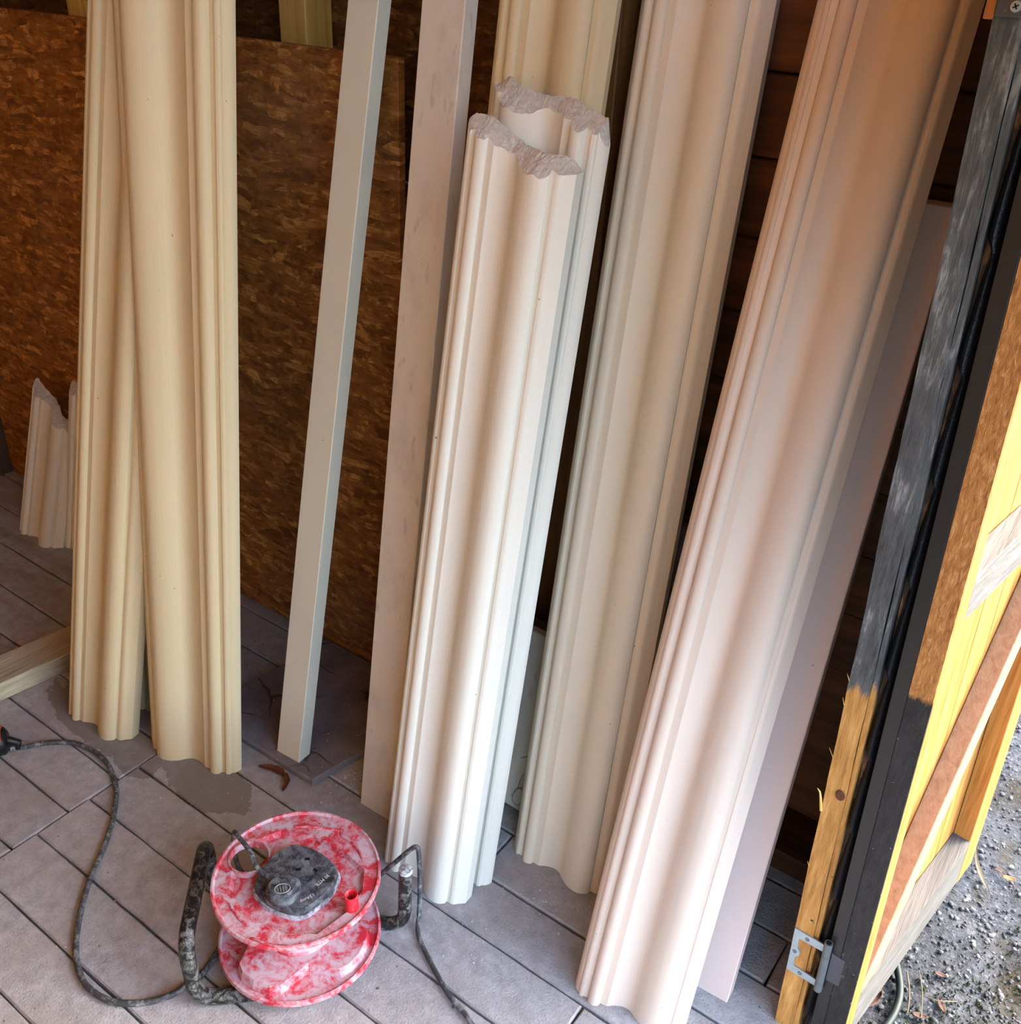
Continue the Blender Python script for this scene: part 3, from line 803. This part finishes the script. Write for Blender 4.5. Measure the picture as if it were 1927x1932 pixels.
slv.tube(ps, rs, 12); slv.build('cord_grip', BLK, lead, 60)
path = catmull([(-.908, .668, pz + .018), (-.925, .672, pz + .022), (-.950, .682, pz + .026), (-.985, .690, pz + .026), (-1.004, .697, pz + .016), (-1.020, .703, .14), (-1.020, .712, .07), (-.998, .745, .022), (-.95, .825, .010), (-.90, .865, .012),
                (-.850, .868, .035), (-.815, .872, .085), (-.787, .890, .128), (-.776, .899, .139), (-.766, .894, .128), (-.752, .880, .075), (-.742, .866, .025), (-.728, .846, .008), (-.700, .828, .0065), (-.648, .803, .0055), (-.607, .786, .0055), (-.572, .778, .0055), (-.55, .770, .0055), (-.516, .760, .0055), (-.44, .70, .0055)], 6)
path = [Vector((p.x, p.y, max(p.z, .0055))) for p in path]
MB().tube(path, .0043, 8).build('flex', CABLE, lead, 60)

# second cable from the reel away to the tool at the left
cab = [(-1.678, .655, .014), (-1.674, .668, .010), (-1.666, .684, .0065), (-1.643, .718, .0065), (-1.614, .742, .0065), (-1.587, .755, .0065), (-1.542, .762, .0065), (-1.5, .759, .0065), (-1.457, .745, .0065), (-1.417, .725, .0065), (-1.383, .698, .0065), (-1.348, .666, .0065), (-1.31, .622, .0065), (-1.281, .583, .0065), (-1.258, .554, .0065), (-1.232, .527, .0065), (-1.2, .497, .0065), (-1.162, .468, .0065), (-1.128, .45, .0065), (-1.094, .44, .0065), (-1.059, .441, .0065), (-1.03, .449, .0065), (-1.004, .466, .0065), (-.981, .489, .0065), (-.967, .514, .0065), (-.963, .537, .0065), (-.957, .561, .0065), (-.968, .60, .0065), (-.988, .645, .007), (-1.01, .68, .02)]
o = MB().tube(catmull(cab, 4), .0053, 8).build('floor_cable', CABLE, None, 60)
tag(o, 'grey dusty cable looping over the slabs left of the reel', 'cable')
# power tool just showing at the left edge
tool = empty('power_tool', (-1.735, .60, 0))
tag(tool, 'orange and black power tool just showing at the left edge', 'power tool')
ax = Vector((.55, .83, 0)).normalized()
c0 = Vector((-1.692, .648, .033))
MB().tube([c0 - ax * .2, c0 - ax * .02, c0 + ax * .008, c0 + ax * .014], [.032, .032, .029, .02], 20).build('motor_housing', DARK, tool, 50)
MB().tube([c0 - ax * .16 + Vector((0, 0, .012)), c0 + ax * .005 + Vector((0, 0, .012))], [.026, .024], 18).build('orange_shell', ORANGE, tool, 50)
MB().tube([c0 + ax * .012, c0 + ax * .03 + Vector((.004, 0, -.01)), Vector((-1.672, .668, .010))], [.009, .008, .006], 10).build('cord_sleeve', DARK, tool, 50)

# ------------------------------------------------------------------ door frame post and open door leaf
LEAN = -.045
def sh(v): return Vector((v.x + LEAN * v.z, v.y, v.z))
trim = empty('trim_1', (-.147, 1.10, -.06))
tag(trim, 'black and bare timber door post at the right of the mouldings', 'door post', kind='structure')
def wavy(a, b, zs, amp, m, name, parent, seed=0, smooth=None):
    """upright post with slightly uneven arrises"""
    mb = MB(); vs = []; k = len(zs)
    for z in zs:
        j = lambda q: amp * noise.noise((z * 7, q, seed)) + amp * .5 * noise.noise((z * 31, q, seed))
        for i, (x, y) in enumerate(((a[0], a[1]), (b[0], a[1]), (b[0], b[1]), (a[0], b[1]))): vs.append(sh(Vector((x + j(i + .3), y + j(i + 5.7) * .5, z))))
    fs = [(r * 4 + i, r * 4 + (i + 1) % 4, r * 4 + 4 + (i + 1) % 4, r * 4 + 4 + i) for r in range(k - 1) for i in range(4)] + [(0, 1, 2, 3), tuple((k - 1) * 4 + i for i in range(4))]
    mb.add(vs, fs); return mb.build(name, m, parent, smooth)
zs = [-.06 + i * .03 for i in range(54)]
wavy((-.1605, 1.080), (-.1330, 1.175), zs, .0016, POST, 'post_board', trim, 1)
wavy((-.1322, 1.084), (-.1255, 1.170), zs, .0014, POST, 'stop_strip', trim, 2)
wavy((-.1248, 1.100), (-.1090, 1.172), zs, .001, m_dusty('dark_recess_wood', lin(60, 40, 26), lin(150, 104, 62), .5, .62, 60, .8, (1, 1, .2)), 'recess_strip', trim, 3)
# scalloped rubber strip tacked along the post
mb = MB(); zs2 = [-.06 + i * .008 for i in range(264)]; NP = 9; vs = []
for z in zs2:
    ph = ((z - .045) / .135) % 1.0
    wv = .0085 + .0095 * (1 - ph) ** .7 * min(1, ph * 9 + .2)
    wv *= 1 + .08 * noise.noise((z * 60, 0, 0))
    for k in range(NP):
        a = math.pi * k / (NP - 1)
        vs.append(sh(Vector((-.1085 - wv * (k / (NP - 1)) + .0, 1.0985 - .016 * math.sin(a) * (.55 + .45 * (1 - ph)), z))))
fs = [(i * NP + k, i * NP + k + 1, (i + 1) * NP + k + 1, (i + 1) * NP + k) for i in range(len(zs2) - 1) for k in range(NP - 1)]
mb.add(vs, fs); rb = mb.build('rubber_seal', RUBBER, trim, 50)
# splinters and knot on the bare part
kn = MB().lathe((0, 0, 0), [(.0085, 0), (.0075, .0012), (.004, .0016), (.0004, .0008)], 16)
kn.v = [sh(Vector((-.1395 + v.x * .8, 1.0792 - v.z, .512 + v.y * 1.1))) for v in kn.v]
kn.build('wood_knot', m_flat('knot', lin(96, 58, 34), .7), trim, 40)
MB().tube([sh(Vector(p)) for p in ((-.160, 1.080, .47), (-.1635, 1.078, .492), (-.166, 1.076, .505), (-.170, 1.074, .511))], [.0022, .0018, .0012, .0004], 6).build('splinter', STUD, trim, 50)
for p, q in (((-.160, 1.079, .57), (-.166, 1.076, .585)), ((-.160, 1.079, .70), (-.164, 1.076, .712)), ((-.160, 1.079, .66), (-.163, 1.077, .672)), ((-.160, 1.079, .36), (-.163, 1.077, .37))):
    MB().tube([sh(Vector(p)), sh(Vector(q))], [.0005, .0002], 4).build('wood_fibre', STUD, trim)
MB().box((-.2405, 1.10, 1.4645), (-.205, 1.145, 1.60), .001).build('block', ORANGE_W, trim)
br = MB().box((-.2230, 1.058, 1.4685), (-.1820, 1.0775, 1.56), .0015)
brk = br.build('bracket', PAINTED_STEEL, trim)
sc = MB().lathe((0, 0, 0), [(.0052, 0), (.0046, .0014), (.0004, .0018)], 18)
for a in (0.5, 2.07):
    c, s_ = math.cos(a), math.sin(a)
    pts = [(u * c - w * s_, u * s_ + w * c) for u, w in ((-.0026, -.0006), (.0026, -.0006), (.0026, .0006), (-.0026, .0006))]
sc.v = [Vector((-.2055 + v.x, 1.0578 - v.z, 1.4775 + v.y)) for v in sc.v]
scr = sc.build('screw', ZINC, brk, 40)
for a in (0.5, 2.07):
    c, s_ = math.cos(a), math.sin(a)
    pts = [(u * c - w * s_, u * s_ + w * c) for u, w in ((-.0026, -.0006), (.0026, -.0006), (.0026, .0006), (-.0026, .0006))]
    m2 = MB().prism(pts, .0016, .0021); m2.v = [Vector((-.2055 + v.x, 1.0578 - v.z, 1.4775 + v.y)) for v in m2.v]
    m2.build('screw_slot', SLOT, brk)

# leaf: l along the leaf from the hinge, n out of its inner face
AD = math.radians(8.3); LV = Vector((math.sin(AD), math.cos(AD), 0)); NV = Vector((math.cos(AD), -math.sin(AD), 0)); OD = Vector((-.104, 1.085, 0))
def dl(v): return sh(OD + LV * v.x + NV * v.y + Vector((0, 0, v.z)))
door = empty('door_1', OD + Vector((0, 0, .02)))
tag(door, 'open timber door leaf with yellow inner boards and black edge, folded outward', 'door', kind='structure')
def dbox(a, b, m, name, bev=.0012): return MB().box(a, b, bev, fn=dl).build(name, m, door)
LW = .532
l = 0.0
for k in range(7):
    w = LW / 7
    dbox((l + .0006, .0, .022), (l + w - .0006, .0165, 2.0), YELLOW if k else YELLOW, 'door_board'); l += w
dbox((-.004, -.002, .02), (-.0005, .0168, 2.0), BLK_BOARD, 'edge_strip', .0005)
o = dbox((-.003, .0172, .02), (.0, .048, 2.0), STILE_E, 'stile_edge_face', .0003)
dbox((.0002, .0172, .02), (.034, .048, 2.0), YELLOW, 'hinge_stile')
dbox((.462, .0172, .02), (LW, .048, 2.0), YELLOW, 'latch_stile')
dbox((.0345, .0172, .024), (.4615, .0475, .128), GREYW, 'bottom_rail')
dbox((.0345, .0174, .1282), (.4615, .0490, .1292), GREYW, 'rail_top', .0002)
dbox((.0345, .0172, .824), (.4615, .0475, .886), GREYW, 'middle_rail')
dbox((.0345, .0172, 1.88), (.4615, .0475, 1.98), YELLOW_R, 'top_rail')
# diagonal brace
bx0, bz0, bx1, bz1 = .060, .132, .440, .822
d = Vector((bx1 - bx0, 0, bz1 - bz0)).normalized(); nn = Vector((-d.z, 0, d.x))
def brf(v):
    q = Vector((bx0, 0, bz0)) + d * v.x + nn * v.z; return dl(Vector((q.x, v.y, min(max(q.z, .1295), .8235))))
MB().box((-.04, .0172, -.052), (.83, .047, .018), .0012, fn=brf).build('brace', YELLOW_R, door)
# hinge
hg = empty('hinge', sh(Vector((-.104, 1.076, .185))))
tag(hg, 'zinc butt hinge joining the bare post to the black door edge', 'hinge')
def plate(poly, y0, y1, m, name, hole_poly=None):
    mb = MB(); n = len(poly)
    if hole_poly is None:
        mb.add([sh(Vector((x, y, z))) for y in (y0, y1) for x, z in poly], [tuple(range(n)), tuple(range(n, 2 * n))] + [(i, (i + 1) % n, n + (i + 1) % n, n + i) for i in range(n)])
    return mb.build(name, m, hg)
plate([(-.160, .227), (-.160, .134), (-.113, .132), (-.113, .146), (-.1505, .149), (-.1505, .170), (-.146, .175), (-.1455, .184), (-.1505, .190), (-.151, .211), (-.113, .211), (-.113, .226)], 1.0775, 1.0797, ZINC, 'post_plate')
plate([(-.1005, .217), (-.062, .213), (-.061, .193), (-.066, .190), (-.066, .182), (-.061, .177), (-.061, .157), (-.1005, .157)], 1.0785, 1.0808, PAINTED_STEEL, 'door_plate')
for z0, z1, m in ((.211, .2395, ZINC_D), (.151, .2105, ZINC_D), (.1325, .1505, ZINC_D)):
    MB().tube([sh(Vector((-.1075, 1.074, z0))), sh(Vector((-.1075, 1.074, z1)))], .0062, 16).build('knuckle', m, hg, 40)
MB().tube([sh(Vector((-.1075, 1.074, .2396))), sh(Vector((-.1075, 1.074, .2402)))], .0042, 16).build('pin_end', SLOT, hg, 40)
def screw(x, z, y, m):
    q = MB().lathe((0, 0, 0), [(.0036, 0), (.0032, .0009), (.0014, .0012), (.0004, .0004)], 14); q.v = [sh(Vector((x + v.x, y - v.z, z + v.y))) for v in q.v]
    q.build('screw', m, hg, 40)
for x, z in ((-.139, .218), (-.1535, .180), (-.139, .1405)): screw(x, z, 1.0775, ZINC_D)
for x, z in ((-.078, .184), (-.067, .203), (-.067, .166)): screw(x, z, 1.0785, PAINTED_STEEL)

# ------------------------------------------------------------------ small things in the yard
hz = -.022
o = MB().tube(catmull([(-.075, 1.40, hz - .004), (-.035, 1.335, hz), (-.012, 1.285, hz), (-.006, 1.24, hz), (-.012, 1.19, hz), (-.03, 1.10, hz), (-.05, .98, hz)], 6), .0065, 10).build('garden_hose', HOSE, None, 60)
tag(o, 'dark green garden hose curving beside the foot of the door', 'hose')
def leaf(x, y, r, rot, m, label, curl=.35):
    mb = MB(); vs = []; nu, nv = 8, 5
    for i in range(nu):
        t = i / (nu - 1); w = .42 * math.sin(math.pi * min(.999, t * .96 + .03)) ** .8
        for j in range(nv):
            s_ = j / (nv - 1) * 2 - 1
            u, v_ = (t - .5) * 2 * r, s_ * w * r
            z = curl * r * (s_ * s_ * .5 + (t - .5) ** 2) + .001 * random.random()
            vs.append((x + u * math.cos(rot) - v_ * math.sin(rot), y + u * math.sin(rot) + v_ * math.cos(rot), -.031 + z + .004))
    mb.add(vs, [(i * nv + j, i * nv + j + 1, (i + 1) * nv + j + 1, (i + 1) * nv + j) for i in range(nu - 1) for j in range(nv - 1)])
    o = mb.build('fallen_leaf', m, None, 60); tag(o, label, 'leaf', 'fallen leaves in the yard')
    q = o.modifiers.new('t', 'SOLIDIFY'); q.thickness = .0006
leaf(-.045, 1.235, .026, 1.2, LEAF_B, 'large brown dead leaf between the door foot and the hose', .5)
leaf(.030, 1.258, .013, .4, LEAF_B, 'pale brown leaf right of the green hose, lower of the pair')
leaf(.055, 1.30, .014, 2.2, LEAF_B, 'pinkish brown leaf among twigs, right of the hose')
leaf(.038, 1.36, .011, .2, LEAF_B, 'small dark brown leaf furthest up beside the bottom rail')
leaf(.089, 1.66, .013, .3, LEAF_O, 'small orange leaf on the bare gravel past the door')
leaf(.070, 1.67, .011, -.3, LEAF_B, 'dark brown leaf touching the small orange leaf')
def twig(pts, r, label):
    o = MB().tube(catmull(pts, 4), r, 6).build('dry_twig', STRAW, None, 60); tag(o, label, 'twig', 'dry twigs in the yard')
twig([(.005, 1.345, -.027), (.022, 1.30, -.022), (.033, 1.255, -.025)], .0009, 'thin pale twig lying upright in view beside the hose')
twig([(.02, 1.30, -.026), (.045, 1.298, -.018), (.075, 1.325, -.026)], .0009, 'thin pale twig crossing the pinkish brown leaf')
twig([(.035, 1.22, -.026), (.075, 1.215, -.020), (.115, 1.20, -.026)], .0009, 'long thin straw lying over the moss')
twig([(-.012, 1.33, -.026), (.004, 1.285, -.020), (.012, 1.25, -.026)], .0012, 'grey thin twig closest to the hose')
o = ribbon([(.016, 1.668, .012), (.028, 1.645, -.008), (.047, 1.625, -.024), (.066, 1.603, -.028)], .004, STRAW, 'grass_blade', .0006, .001)
tag(o, 'curved yellow blade of dry grass under the far door corner', 'grass blade')
